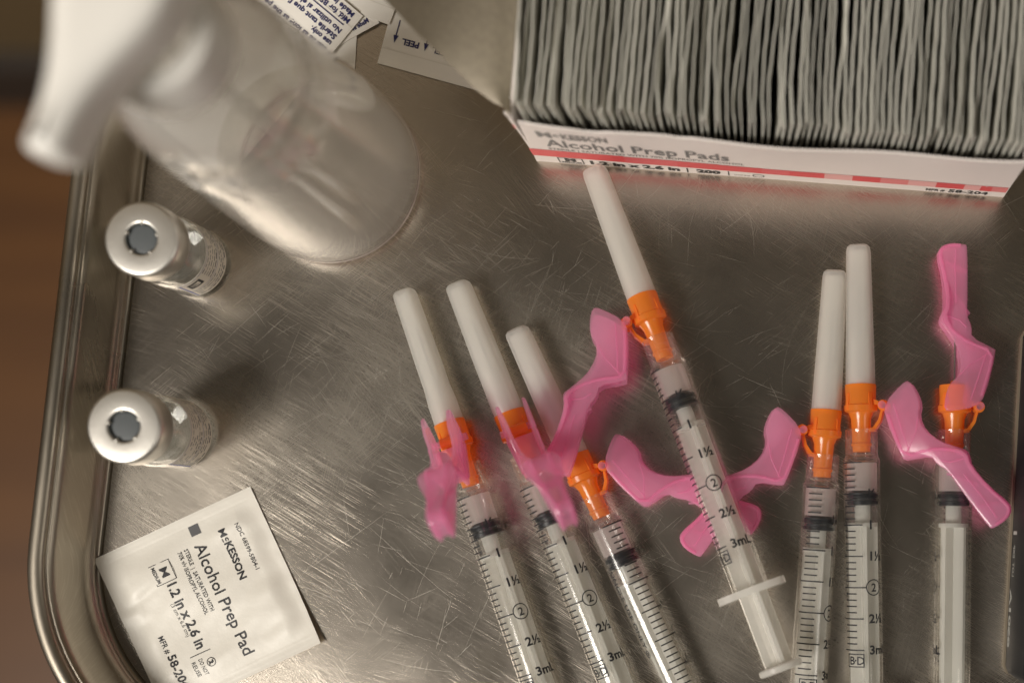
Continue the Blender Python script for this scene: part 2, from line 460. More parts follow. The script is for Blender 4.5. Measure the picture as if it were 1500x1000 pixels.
def g_liquid():
    m = MB(); m.lathe([(0, -9.3), (4.4, -9.3), (4.48, -9.6), (4.48, -17.2), (3.6, -16.9), (0, -15.9)], 40, 'Y'); return m
def g_stopper():
    m = MB(); m.lathe([(0, -15.9), (1.6, -16.3), (3.3, -17.2), (4.35, -17.9), (4.52, -18.2), (4.52, -19.2), (4.1, -19.4), (4.1, -20.0), (4.52, -20.2), (4.52, -21.2), (3.8, -21.4), (0, -21.4)], 40, 'Y'); return m
def g_plunger():
    m = MB()
    for (a, b_) in ((4.2, 0.55), (0.55, 4.2)):
        m.box((-a, -98.5, -b_), (a, -27.5, b_))
    m.lathe([(0, -21.4), (2.3, -21.4), (2.3, -26.2), (4.4, -26.4), (4.4, -27.6), (0, -27.6)], 36, 'Y')
    return m
def g_thumb():
    m = MB(); m.lathe([(0, -98.5), (5.9, -98.5), (6.3, -98.9), (6.3, -100.1), (5.9, -100.5), (0, -100.5)], 44, 'Y'); return m
def g_hub():
    m = MB(); m.lathe(hub_prof, 44, 'Y')
    for i in range(4):                                          # grip ribs
        a = R(45 + 90*i)
        c, s = math.cos(a), math.sin(a)
        x, z = 4.4*c, 4.4*s
        m.add([(x - .5*s, 6.0, z + .5*c), (x + .5*s, 6.0, z - .5*c), (x + .5*s + .5*c, 6.2, z - .5*c + .5*s), (x - .5*s + .5*c, 6.2, z + .5*c + .5*s),
               (x - .5*s, 11, z + .5*c), (x + .5*s, 11, z - .5*c), (x + .5*s + .2*c, 10.6, z - .5*c + .2*s), (x - .5*s + .2*c, 10.6, z + .5*c + .2*s)],
              [(0,1,2,3), (4,7,6,5), (0,4,5,1), (1,5,6,2), (2,6,7,3), (3,7,4,0)])
    return m
HX, HY = 6.8, 7.0                        # hinge pin: out from the axis, and ahead of the barrel mouth
def g_bracket():
    """hinge eye beside the hub and the strut that carries it"""
    m = MB()
    n = 20; vs, fs = [], []
    for z in (-2.6, 2.6):
        for r in (0.75, 1.6):
            for i in range(n):
                a = 2*math.pi*i/n; vs.append((HX + r*math.cos(a), HY + r*math.sin(a), z))
    for i in range(n):
        j = (i+1) % n
        fs += [(i, n+i, n+j, j), (2*n+i, 2*n+j, 3*n+j, 3*n+i), (n+i, 3*n+i, 3*n+j, n+j), (i, j, 2*n+j, 2*n+i)]
    m.add(vs, fs)
    m.prism([(3.6, 9.0), (5.4, 8.4), (5.2, 7.2), (3.6, 7.4)], -2.2, 2.2)
    m.prism([(5.9, 5.6), (6.6, 5.5), (5.9, 2.6), (4.1, -0.2), (2.5, -0.4), (2.5, 0.6), (3.6, 0.9), (5.2, 3.1)], -1.6, 1.6)
    return m
def g_cap(prof):
    def fn():
        m = MB(); m.lathe(prof, 40, 'Y')
        def square(v):                                          # mouth round, tip nearly square
            x, y, z = v; r = math.hypot(x, z)
            if r < 1e-6: return v
            q = min(1, max(0, (y - 15) / 14)); a = math.atan2(x, z) + 0.15
            sq = 1 / (abs(math.cos(a))**4 + abs(math.sin(a))**4) ** 0.25
            k = 1 + q * (sq - 1) * 0.75 - 0.02*q
            return (x*k, y, z*k)
        m.v = [square(v) for v in m.v]
        inner = [(r - 0.75, h) for r, h in prof[1:-3]]
        m.lathe(inner + [(0.0, prof[-1][1] - 1.2)], 32, 'Y')
        for i in range(6):                                      # moulded ribs inside the mouth
            a = R(60*i + 20); c, s = math.cos(a), math.sin(a)
            m.add([(c*r_ - s*q, h_, s*r_ + c*q) for r_, h_ in ((2.9, 13.4), (2.2, 13.4), (1.7, 27), (2.6, 27)) for q in (-.2, .2)],
                  [(0,2,4,6), (1,7,5,3), (0,1,3,2), (4,5,7,6), (2,3,5,4)])
        return m
    return fn
def g_needle():
    m = MB(); m.lathe([(1.1, 12.5), (0.75, 15), (0.36, 15.1), (0.36, 41), (0, 42)], 14, 'Y'); return m

# safety guard, side view traced as (x, y) steps from the hinge, turned into (out, along-axis) mm
def gmap(p):
    rx, ry = p[0] - 345, p[1] - 105; k = 0.0689
    return ((rx*-.927 + ry*.376) * k, (rx*-.376 + ry*-.927) * k)
g_out = [gmap(p) for p in ((205,55),(240,58),(330,100),(356,150),(358,345),(340,353),(245,375),(236,420),(205,460),(190,540),(142,740),(130,750),(60,735),(32,712),(26,680),(75,590),(110,480),(100,430),(104,410),(125,392),(190,335),(228,265),(228,205),(200,165),(196,110))]
g_sp = [gmap(p) for p in ((338,118),(346,240),(345,338),(240,350),(165,380),(112,425),(118,480),(84,588),(44,668),(36,704),(66,730),(128,742))]
def g_guard():
    m = MB()
    out = chaikin(g_out, 1)
    d = Vector(gmap((85, 720))); dl = d.length; d = d / dl
    def wall_w(p):
        q = (p[0]*d.x + p[1]*d.y) / dl          # straight splay, so each wall stays flat
        return 4.0 - 2.0 * q
    n = len(out)
    area2 = sum(out[i][0]*out[(i+1) % n][1] - out[(i+1) % n][0]*out[i][1] for i in range(n))
    def inset(dd):
        o = []
        for i in range(n):
            a, b_ = Vector(out[i-1]), Vector(out[(i+1) % n]); t = (b_-a).normalized(); nn = Vector((-t.y, t.x)) * (1 if area2 > 0 else -1)
            o.append((out[i][0] + nn.x*dd, out[i][1] + nn.y*dd))
        return o
    for sg in (-1, 1):
        rings = [(out, 0.50), (inset(0.10), 0.22), (inset(0.24), 0.06), (inset(0.40), 0.0)]
        back = [(out, 0.85), (inset(0.25), 0.85)]
        vs = []
        for rg, dz in rings + back:
            vs += [(x, y, sg*(wall_w((x, y)) - dz)) for x, y in rg]
        fs = []
        for k in range(3):
            fs += [(k*n+i, k*n+(i+1) % n, (k+1)*n+(i+1) % n, (k+1)*n+i) for i in range(n)]
        fs.append(tuple(range(3*n, 4*n)))
        fs += [(i, 4*n+i, 4*n+(i+1) % n, (i+1) % n) for i in range(n)]
        fs += [(4*n+i, 5*n+i, 5*n+(i+1) % n, 4*n+(i+1) % n) for i in range(n)]
        fs.append(tuple(range(5*n, 6*n))[::-1])
        m.add(vs, fs)
    sp = chaikin(g_sp, 1, False)
    n = len(sp); vs = []
    for i, (x, y) in enumerate(sp):
        a = Vector(sp[max(0, i-1)]); b_ = Vector(sp[min(n-1, i+1)]); tn = (b_ - a).normalized(); nn = Vector((-tn.y, tn.x)) * 0.55
        ww = wall_w((x, y)) - 0.3
        if 0.35 < i / n < 0.62: ww += 2.2 * math.sin(math.pi * (i/n - 0.35) / 0.27)      # thumb ledge at the knee
        vs += [(x+nn.x, y+nn.y, -ww), (x+nn.x, y+nn.y, ww), (x-nn.x, y-nn.y, ww), (x-nn.x, y-nn.y, -ww)]
    fs = [(0, 1, 2, 3), (4*n-1, 4*n-2, 4*n-3, 4*n-4)]
    for i in range(n-1):
        for q in range(4): fs.append((4*i+q, 4*i+4+q, 4*i+4+(q+1) % 4, 4*i+(q+1) % 4))
    m.add(vs, fs)
    # raised rim along the back edge of each wall and a fold line at the knee
    for path, hw in ((sp, 0.42), ([gmap(p) for p in ((300,120),(312,240),(318,322))], 0.22), ([gmap(p) for p in ((232,210),(262,262),(332,330))], 0.2), ([gmap(p) for p in ((128,440),(182,432),(215,410))], 0.22), ([gmap(p) for p in ((150,500),(112,640),(98,716))], 0.2)):
        for sg in (-1, 1):
            vs = []; k = len(path)
            for i, (x, y) in enumerate(path):
                a = Vector(path[max(0, i-1)]); b_ = Vector(path[min(k-1, i+1)]); tn = (b_ - a).normalized(); nn = Vector((-tn.y, tn.x))
                w0 = wall_w((x, y))
                vs += [(x+nn.x*hw, y+nn.y*hw, sg*(w0-.05)), (x+nn.x*hw*.5, y+nn.y*hw*.5, sg*(w0+hw*.7)), (x-nn.x*hw*.5, y-nn.y*hw*.5, sg*(w0+hw*.7)), (x-nn.x*hw, y-nn.y*hw, sg*(w0-.05))]
            fs = [(0, 1, 2, 3), (4*k-1, 4*k-2, 4*k-3, 4*k-4)]
            for i in range(k-1):
                for q in range(4): fs.append((4*i+q, 4*i+4+q, 4*i+4+(q+1) % 4, 4*i+(q+1) % 4))
            m.add(vs, fs)
    for q0, q1 in (((112,560), (215,470)), ((70,660), (165,640))):                        # cross webs
        a, b_ = Vector(gmap(q0)), Vector(gmap(q1)); t = (b_-a).normalized(); nn = Vector((-t.y, t.x))*0.3
        ww = wall_w(a) - 0.4
        pl = [(a+nn), (b_+nn), (b_-nn), (a-nn)]
        m.prism([(q.x, q.y) for q in pl], -ww, ww)
    return m
def g_pin():
    m = MB(); n = 16
    m.prism([(1.05*math.cos(2*math.pi*i/n), 1.05*math.sin(2*math.pi*i/n)) for i in range(n)], -4.7, 4.7); return m

def syringe(label, cat_group, tip, far, mouth, zs, roll, phi, hinge, cap='cap', plroll=20):
    """tip/far: pixels on the axis line and their heights; mouth: pixel of the barrel's front edge"""
    z_tip, z_mouth, z_far = zs
    A = P(*mouth, z_mouth); B = P(*far, z_far)
    Yd = (A - B).normalized(); Xd = Yd.cross(Vector((0, 0, 1))).normalized(); Zd = Xd.cross(Yd)
    t = thing('syringe', label, 'syringe', group=cat_group)
    t.matrix_world = Matrix.Translation(A * MM) @ Matrix((Xd, Yd, Zd)).transposed().to_4x4()
    def child(o, ry=0.0, parent=t):
        o.parent = parent; o.rotation_euler = (0, R(ry), 0); return o
    br = child(shared('barrel', M['barrel'], g_barrel), roll)
    child(shared('printed_scale', M['ink'], scale_print, smooth=False, fix=False), 0, br)
    child(shared('flange', M['plunger'], g_flange), -roll, br)
    child(shared('liquid', M['liquid'], g_liquid))
    child(shared('stopper', M['black_rubber'], g_stopper))
    pl = child(shared('plunger', M['plunger'], g_plunger), plroll)
    child(shared('thumb_rest', M['plunger'], g_thumb), 0, pl)
    hb = child(shared('needle_hub', M['orange'], g_hub), -phi)
    child(shared('hinge_bracket', M['orange'], g_bracket), 0, hb)
    if cap:
        cp = child(shared('needle_cap' if cap == 'cap' else 'needle_cap_stepped', M['cap'], g_cap(cap_prof if cap == 'cap' else cap_prof_step)), 0)
        child(shared('needle', M['needle'], g_needle), 0, cp)
    else:
        child(shared('needle', M['needle'], g_needle), 0)
    gd = shared('safety_guard', M['guard'], g_guard)
    gd.parent = t
    gd.matrix_local = Matrix.Rotation(R(-phi), 4, 'Y') @ Matrix.Translation((HX*MM, HY*MM, 0)) @ Matrix.Rotation(R(hinge), 4, 'Z') @ Matrix.Diagonal((1, 1, 1.1 if cap else 1.3, 1))
    pn = shared('hinge_pin', M['guard'], g_pin); pn.parent = gd
    return t
G = 'filled syringes lying on the steel tray'
lie = (4.6, 5.5, 5.5)
syringe('filled syringe farthest from the alcohol pad box, its slim needle cap flaring at the base', G, (593, 425), (785, 985), (680, 682), lie, 0, 92, 12, 'step', 30)
syringe('filled syringe with white needle cap and pink guard folded straight back over its scale', G, (666, 414), (890, 966), (770.5, 667), lie, 0, 76, 4, 'cap', 15)
syringe('filled syringe with SINGLE USE ONLY printed along its visible side', G, (755, 476), (993, 1000), (869, 729), lie, 75, 2, 0, 'cap', 40)
syringe('filled syringe lying on top of the others with its whole plunger end showing', G, (869.5, 249.5), (1102, 867), (963.4, 497), (4.5, 9.5, 16.0), -20, 173, 0, 'cap', 20)
syringe('filled syringe under the end of the topmost plunger, numbers turned half out of sight', G, (1228, 393), (1185, 992), (1206, 668), lie, 28, 174, -5, 'cap', 20)
syringe('filled syringe with upright scale whose pink guard reaches across the capless syringe', G, (1272, 350), (1267, 993), (1261.5, 631), lie, 0, 12, 0, 'cap', 5)
syringe('filled syringe without white cap, pink guard closed forward over its needle', G, (1397, 400), (1394, 993), (1398, 632), lie, -130, 1, 145, None, 45)
# the stepped cap is still a needle cap by name
for o_ in list(bpy.data.objects):
    if o_.name.startswith('needle_cap_stepped'): o_.name = 'needle_cap'

# ------------------------------------------------------------------ vials
def vial(label, px, h, label_angle, logo):
    c = P(*px)
    t = thing('glass_vial', label, 'vial', c, 'small glass vaccine vials on the tray')
    m = MB(); k = h / 35.0
    m.lathe([(0, 0.5), (6.5, 0.15), (8.6, 0), (9.6, 0.5), (10.1, 1.6), (10.1, 18*k), (9.7, 20.2*k), (8.4, 22.6*k), (7.2, 24.4*k), (6.9, 26*k), (6.9, 28*k), (8.4, 28.6*k), (8.4, 32*k),
             (3.5, 32*k), (3.5, 28*k), (5.9, 26*k), (6.2, 24.0*k), (7.4, 22*k), (8.7, 19.8*k), (9.05, 18*k), (9.05, 2.6), (8.2, 1.7), (0, 1.6)], 64)
    m.build('vial_body', M['glass'], t, angle=50)
    m = MB()
    m.lathe([(4.2, 34.3*k), (4.4, 35.0*k), (4.75, 35.15*k), (4.9, 35.16*k), (9.1, 35.1*k), (9.5, 35.0*k), (9.95, 34.6*k), (10.2, 33.9*k), (10.2, 27.9*k), (9.7, 27.0*k), (7.1, 26.7*k)], 64)
    seal = m.build('metal_seal', M['alu'], t, angle=50)
    for i in range(5):                                    # torn tabs round the hole
        a = R(20 + 72*i + label_angle)
        q = MB(); q.lathe([(0, 0.5), (0.35, 0.42), (0.62, 0.1), (0.7, -0.3)], 12, 'Z', (4.35*math.cos(a), 4.35*math.sin(a), 34.7*k))
        q.build('torn_tab', M['alu'], seal)
    m = MB(); m.lathe([(0, 34.0*k), (3.0, 34.05*k), (3.7, 33.9*k), (4.4, 33.6*k), (7.5, 32.3*k), (3.4, 31*k), (3.4, 24*k), (0, 24*k)], 40)
    m.build('rubber_stopper', M['rubber'], t)
    # wrapped paper label
    r = 10.22; a0, a1 = R(label_angle - 75), R(label_angle + 75); n = 40
    z0, z1 = 1.9, 16.6*k
    m = MB(); vs = []
    for i in range(n + 1):
        a = a0 + (a1 - a0) * i / n
        for rr in (r, r - 0.09):
            for z in (z0, z1): vs.append((rr*math.cos(a), rr*math.sin(a), z))
    fs = []
    for i in range(n):
        q = 4*i
        fs += [(q, q+4, q+5, q+1), (q+2, q+3, q+7, q+6), (q, q+2, q+6, q+4), (q+1, q+5, q+7, q+3)]
    fs += [(0, 1, 3, 2), (4*n, 4*n+2, 4*n+3, 4*n+1)]
    m.add(vs, fs); lb = m.build('paper_label', M['label'], t)
    W = r * (a1 - a0)
    def mp(x, y): a = a0 + x / r; return ((r+.05)*math.cos(a), (r+.05)*math.sin(a), z0 + y)
    rr_ = random.Random(int(label_angle) + 5)
    pr = MB(); hh = z1 - z0
    lines = [1.0, 2.3, 3.6, 4.9, 6.9, 8.3, 9.7, 11.1, 12.5]
    for y in lines:
        if y > hh - 0.9: break
        x = (0.30 if y > 6 else 0.06) * W if logo else 0.04*W
        wd = 0.65 if y in (1.0, 6.9) else 0.42
        while x < W*0.95:
            ln = rr_.uniform(0.7, 2.2)
            if x + ln > W*0.95: break
            if rr_.random() > 0.12: put(pr, bar2d(x, y, x + ln, y + wd*rr_.uniform(.7, 1.1), 1), mp)
            x += ln + rr_.uniform(0.3, 0.5)
    pr.build('label_print', M['grey_ink'], lb, smooth=False, fix=False)
    pr = MB()
    put(pr, bar2d(0.4, 0.4, 0.85, hh - 0.4), mp)
    put(pr, bar2d(0.4, 6.1, W - 0.5, 6.25, 40), mp)
    put(pr, bar2d(0.4, hh - 0.55, W - 0.5, hh - 0.4, 40), mp)
    pr.build('label_rule', M['label_blue'], lb, smooth=False, fix=False)
    if logo:
        pr = MB(); put(pr, frame2d(2.0, 8.2, 6.2, 12.2, 0.75, 6), mp)
        for q in range(5): put(pr, bar2d(2.9, 9.0 + q*0.55, 3.6 + 1.8*((q*37 % 10)/10), 9.3 + q*0.55, 4), mp)
        pr.build('label_symbol', M['ink'], lb, smooth=False, fix=False)
    return t
vial('silver capped glass vial beside the spray bottle, dark square printed on its label', (284, 384), 34, -5, True)
vial('silver capped glass vial nearer the alcohol pad packet, its label close set with small print', (263, 636), 35, 5, False)

# ------------------------------------------------------------------ spray bottle
bc = P(486, 255)
bt = thing('spray_bottle', 'clear frosted plastic spray bottle with white trigger head', 'bottle', bc)
m = MB()
m.lathe([(0, 2.6), (15, 2.2), (20, 0.4), (22.6, 0), (25.0, 1.2), (26.6, 4.4), (27.0, 9), (26.6, 26), (25.2, 46), (23.4, 68), (22.6, 83.5), (21.4, 85.5), (22.2, 87.2), (21.6, 92), (19.8, 98.5), (16.8, 104), (14, 107.5), (12.2, 109.5), (12.0, 116),
         (11.0, 116), (11.2, 109), (13.3, 106.5), (16.0, 103), (18.8, 98), (20.6, 92), (21.0, 86), (22.3, 68), (24.1, 46), (25.5, 26), (25.9, 9), (25.4, 5), (24, 2.4), (21, 1.6), (15, 3.3), (0, 3.7)], 80)
m.build('bottle_body', M['bottle'], bt, angle=60)
m = MB(); m.lathe([(0, 5), (11, 4.6), (24.6, 5.6), (25.7, 8), (25.45, 20.2), (24.8, 20.0), (0, 20.0)], 72)
m.build('remaining_liquid', plastic('bottle_liquid', (0.75, 0.7, 0.62), 0.95, (0.96, 0.95, 0.92), 0.5, 0.05), bt)
m = MB(); prof = []
m.lathe([(11.9, 110.5), (14.6, 110.5), (15.2, 111.2), (15.2, 121), (14.4, 123.5), (11, 125)], 60)
m.build('screw_collar', M['white'], bt)
m = MB(); m.lathe([(26.0 + 0.45*math.cos(R(a)), 2.6 + 0.9*math.sin(R(a))) for a in range(0, 361, 30)], 72); m.build('base_rim', M['liquid'], bt)
m = MB(); m.lathe([(1.9, 6), (1.9, 112), (2.1, 112), (2.1, 6)], 16); m.build('dip_tube', M['barrel'], bt)
head_px = [(88, -150), (86, -60), (84, 0), (82, 70), (74, 130), (58, 180), (42, 216), (54, 232), (78, 236), (98, 236), (108, 222), (124, 184), (150, 140), (190, 94), (232, 52), (262, 8), (280, -50), (292, -150)]
zt = 124.0
pts = [P(u, v, zt + 12) - bc for u, v in head_px]
pts = chaikin([(q.x, q.y) for q in pts], 1)
cx = sum(p[0] for p in pts)/len(pts); cy = sum(p[1] for p in pts)/len(pts)
m = MB(); n = len(pts); vs, fs = [], []
lev = [(0.80, 3), (0.93, 4.0), (0.99, 6), (1.0, 10), (0.985, 13), (0.93, 15.5), (0.82, 17), (0.5, 18)]
for sc_, dz in lev:
    for i, (x, y) in enumerate(pts):
        a = Vector(pts[i-1]); b_ = Vector(pts[(i+1) % n]); tn = (b_ - a).normalized(); ins = (1 - sc_) * 9
        nn = Vector((-tn.y, tn.x))
        if (Vector((cx, cy)) - Vector((x, y))).dot(nn) < 0: nn = -nn
        vs.append((x + nn.x*ins, y + nn.y*ins, zt + dz))
for k in range(len(lev)-1):
    for i in range(n):
        j = (i+1) % n; fs.append((k*n+i, k*n+j, (k+1)*n+j, (k+1)*n+i))
fs += [tuple(range(n))[::-1], tuple(range((len(lev)-1)*n, len(lev)*n))]
m.add(vs, fs)
m.build('trigger_head', M['white'], bt, angle=60)

# ------------------------------------------------------------------ box of alcohol prep pads
B0, B1 = P(786, 236), P(1470, 289)
ex = (B1 - B0); BL = ex.length; ex = ex / BL; ey = Vector((-ex.y, ex.x, 0)); BD, BH = 57.0, 41.0
box = thing('prep_pad_box', 'white and red open carton packed with alcohol prep pads', 'box', B0)
box.rotation_euler = (0, 0, math.atan2(ex.y, ex.x))
def wallmesh(name, fn, nu, nv, th, mat, parent):
    """sheet fn(a, b) -> (x, y, z), a, b in 0..1, thickened along its own normal th (a vector)"""
    m = MB(); vs = []
    for k in range(2):
        for j in range(nv + 1):
            for i in range(nu + 1):
                x, y, z = fn(i/nu, j/nv); vs.append((x + th[0]*k, y + th[1]*k, z + th[2]*k))
    fs = []; q = (nu+1)*(nv+1)
    for j in range(nv):
        for i in range(nu):
            a = j*(nu+1)+i
            fs.append((a, a+1, a+nu+2, a+nu+1)); fs.append((q+a, q+a+nu+1, q+a+nu+2, q+a+1))
    for i in range(nu):
        fs.append((i, q+i, q+i+1, i+1)); a = nv*(nu+1)+i; fs.append((a, a+1, q+a+1, q+a))
    for j in range(nv):
        a = j*(nu+1); fs.append((a, a+nu+1, q+a+nu+1, q+a)); a += nu; fs.append((a, q+a, q+a+nu+1, a+nu+1))
    m.add(vs, fs); return m.build(name, mat, parent, angle=40)
def bow(x, z): return -1.6 * math.sin(math.pi * min(1, max(0, x / BL))) * (z / BH) ** 1.5 - 0.5 * math.sin(x * 0.11) * (z / BH) ** 2
def front(a, b_):
    x = a * BL + 2.2*(1-a)**6*b_; z = b_ * (BH - 0.6*math.sin(a*9) - (0.9 if 0.13 < a < 0.17 or 0.3 < a < 0.34 else 0)); return (x, bow(x, z), z)
fp = wallmesh('front_panel', front, 60, 8, (0, 0.6, 0), M['card'], box)
wallmesh('back_panel', lambda a, b_: (a*BL, BD, b_*BH), 4, 2, (0, -0.6, 0), M['card'], box)
wallmesh('side_panel', lambda a, b_: (0, 0.65 + a*(BD-1.3), b_*BH), 4, 2, (0.6, 0, 0), M['card'], box)
wallmesh('side_panel', lambda a, b_: (BL, 0.65 + a*(BD-1.3), b_*BH), 4, 2, (-0.6, 0, 0), M['card'], box)
wallmesh('bottom_panel', lambda a, b_: (0.65 + a*(BL-1.3), 0.65 + b_*(BD-1.3), 0.15), 4, 2, (0, 0, 0.5), M['kraft'], box)
inv = Matrix.Rotation(-box.rotation_euler.z, 3, 'Z')
def bl(u, v, z): return inv @ (P(u, v, z) - B0)
# opened end flap, hanging out to the side at rim height with a chamfered corner
fl = [bl(748, 161, 42.2), bl(722, 150, 43.5), bl(697, 131, 45), bl(655, 90, 47), bl(610, 48, 48.5), bl(560, -4, 50.5), bl(500, -66, 53)]
hin = [Vector((-0.3, 0.3, 41.4)), Vector((-0.3, 4, 41.4)), Vector((-0.3, 9, 41.4)), Vector((-0.3, 20, 41.4)), Vector((-0.3, 32, 41.4)), Vector((-0.3, 44, 41.4)), Vector((-0.3, 56.5, 41.4))]
def flap(a, b_):
    i = min(int(b_*6), 5); t_ = b_*6 - i
    q = fl[i].lerp(fl[i+1], t_); h_ = hin[i].lerp(hin[i+1], t_)
    r_ = h_.lerp(q, a); return (r_.x, r_.y, r_.z + 1.4*math.sin(math.pi*a))
wallmesh('end_flap', flap, 12, 18, (0, 0, -0.55), M['kraft'], box)
wallmesh('corner_tab', lambda a, b_: (0.6 - 2.4*a*(0.75 + .25*b_), 1.4 + 0.8*a, 19 + 21.4*b_), 4, 4, (0, 0.5, 0), M['card'], box)
m = MB(); m.quad((-1.4, 1.9, 27.4), (0.5, 1.25, 27.0), (0.5, 1.25, 30.6), (-1.4, 1.9, 31)); m.build('stripe_end', M['red'], box, smooth=False, fix=False)
def fmap(x, y): return (x, bow(x, y) - 0.1, y)
segs = [(0.3, 27, 'red'), (27, 42, 'pink0'), (42, 54, 'red'), (54, 66, 'red'), (66, 74, 'pink0'), (74, 84, 'red'), (84, 92, 'pink2'), (92, 100, 'red'), (100, 108, 'pink1'), (108, 116, 'pink2'), (116, 124, 'red'), (124, 132, 'pink2'), (132, BL - 8, 'red'), (BL - 8, BL - 0.3, 'pink1')]
M['pink0'] = plain('stripe_coral', (0.68, 0.10, 0.115), 0.45)
for a, b_, c in segs:
    if a < BL:
        m = MB(); put(m, bar2d(a, 7.2 - 1.2*(a/BL), b_, 14.4 - 2.6*(a/BL), 4), fmap)
        m.build('stripe', M[c], fp, smooth=False, fix=False)
m = MB()
put(m, shift(fit_text('M', 4.0, 5.6, 0.035), 5.5, 29), fmap); put(m, shift(fit_text('c', 1.8, 3.2, 0.03), 9.9, 31), fmap); put(m, shift(fit_text('KESSON', 12.4, 5.6, 0.035), 12.2, 29), fmap)
put(m, shift(fit_text('Alcohol Prep Pads', 51, 7.6, 0.02), 6.3, 19.2), fmap)
put(m, shift(fit_text('STERILE | SATURATED WITH 70% ISOPROPYL ALCOHOL', 55, 2.0, 0.01), 6.3, 15.4), fmap)
m.build('printed_text', M['box_ink'], fp, smooth=False, fix=False)
m = MB()
put(m, frame2d(7.0, 0.9, 14.3, 6.6, 0.3), fmap)
put(m, shift(fit_text('M', 3.2, 2.8, 0.07), 9.0, 3.2), fmap); put(m, shift(fit_text('MEDIUM', 5.6, 1.2, 0.02), 7.9, 1.5), fmap)
put(m, shift(fit_text('1.2 in x 2.6 in', 26, 3.6, 0.05), 16.2, 1.8), fmap)
put(m, bar2d(44.2, 1.0, 44.6, 6.0), fmap)
put(m, shift(fit_text('200', 7, 3.4, 0.06), 47.0, 1.8), fmap)
put(m, bar2d(56.2, 1.0, 56.5, 6.0), fmap)
put(m, shift(fit_text('DO NOT REUSE', 4.5, 1.1), 58.0, 1.8), fmap); put(m, ring2d(65.0, 3.2, 1.6, 0.3), fmap)
m.build('printed_size', M['ink'], fp, smooth=False, fix=False)
m = MB()
put(m, shift(fit_text('MFR #', 5.5, 2.2, 0.03), BL - 23, 1.6), fmap); put(m, shift(fit_text('58-204', 11.5, 3.2, 0.03), BL - 16.5, 1.5), fmap)
m.build('printed_code', M['ink'], fp, smooth=False, fix=False)
# packets standing on edge in the box: each its own thing
NP = 76
rp = random.Random(11)
ph = [rp.uniform(0, 6.28) for _ in range(12)]
def sway(i, y):
    s = 0
    for k in range(5):
        s += math.sin(i*(0.11 + 0.13*k) + ph[k] + y*(0.035 + 0.02*k)) * (1.0, .8, .55, .45, .35)[k]
    return s
lean = [0.0]*NP
for i in range(NP): lean[i] = sway(i, 0)
mtx = Matrix.Translation(B0*MM) @ Matrix.Rotation(box.rotation_euler.z, 4, 'Z')
pitch = (BL - 3.0) / NP
NYP, NZP = 14, 7
for i in range(NP):
    m = MB(); top = 49.0 + rp.gauss(0, 1.1); thk = rp.uniform(0.14, 0.30); y0 = 1.8 + abs(rp.gauss(0, 0.9)); off = rp.gauss(0, 0.17); tw = rp.gauss(0, 0.25)
    fr = rp.gauss(0, 0.35); bend = 1.6*math.exp(-((i - 38)/11)**2) + rp.gauss(0, 0.15)
    vs = []
    for side in (-1, 1):
        for j in range(NYP + 1):
            fy = j / NYP; y = y0 + 52.0 * fy
            for k in range(NZP + 1):
                fz = k / NZP; z = 0.9 + (top - 0.9) * fz
                th = thk + 0.22*min(1, max(0, (0.72 - fz)*5)) * min(1, fz*6)
                up = max(0, fz - 0.35) / 0.65
                x = 1.5 + pitch*(i + 0.5) + up*up*(0.20*sway(i*0.9, y) + off + tw*math.sin(y*0.16 + i) + fr*math.cos(y*0.09 + i*1.7)*0.6) + up*bend*math.exp(-fy*7)
                if 0.8 < fz: x += 0.12*math.sin(y*1.1 + i*2.1)
                x = min(BL - 1.0, max(1.0, x))
                vs.append((x + side*th, y, z))
    fs = []; q = (NYP+1)*(NZP+1)
    for j in range(NYP):
        for k in range(NZP):
            a = j*(NZP+1)+k
            fs += [(a, a+1, a+NZP+2, a+NZP+1), (q+a, q+a+NZP+1, q+a+NZP+2, q+a+1)]
    for j in range(NYP):
        a = j*(NZP+1); fs.append((a, a+NZP+1, q+a+NZP+1, q+a)); a += NZP; fs.append((a, q+a, q+a+NZP+1, a+NZP+1))
    for k in range(NZP):
        fs.append((k, q+k, q+k+1, k+1)); a = NYP*(NZP+1)+k; fs.append((a, a+1, q+a+1, q+a))
    m.add(vs, fs)
    o = m.build('alcohol_prep_packet', M['packet'], None, angle=60)
    o.matrix_world = mtx
    lab = 'thin foil paper packet standing on edge between its neighbours inside the open carton'
    if i == 0: lab = 'foil paper packet at the end of the row, against the wall with the open flap'
    if i == NP - 1: lab = 'foil paper packet at the end of the row farthest from the open flap'
    tag(o, lab, 'packet', 'packets packed on edge in the open carton')

# ------------------------------------------------------------------ single alcohol prep pad packet on the tray
c0, c1, c2, c3 = (365, 712), (463, 938), (238, 1045), (140, 815)
O = P(*c0, 1.2)
px_ = P(*c1, 5.0) - O; py_ = P(*c3, 0.8) - O
SW = 50.3
def pad_z(x, y):
    a, b_ = x / SW, y / SW
    e = min(1, max(0, min(a, 1-a) - 0.05)*7) * min(1, max(0, min(b_, 1-b_) - 0.03)*9)
    z = 0.45 + 1.0*e*e*(3-2*e) + 0.36*math.sin(x*0.21 + y*0.13)*e + 0.24*math.sin(x*0.5 - y*0.31 + 1)*e
    z += 0.10*math.sin(x*0.9)*math.exp(-((y-8)/9)**2) + 2.4*max(0, a - 0.45)**2*3.2*max(0, 0.8 - b_)
    z -= 0.55*math.exp(-((x - 6 - 0.25*y)/1.6)**2)*math.exp(-((y - 42)/6)**2)
    z += 0.5*math.exp(-((x - 34 + 0.3*y)/2.2)**2)*math.exp(-((y - 47)/5)**2)
    cr = 0.0
    if a < 0.06 or a > 0.94: cr = 0.09*math.sin(x*6.5)
    if b_ < 0.03 or b_ > 0.97: cr = 0.0
    return max(0.12, z + cr)
ux = px_.normalized(); uy = (py_ - ux*py_.dot(ux)).normalized()
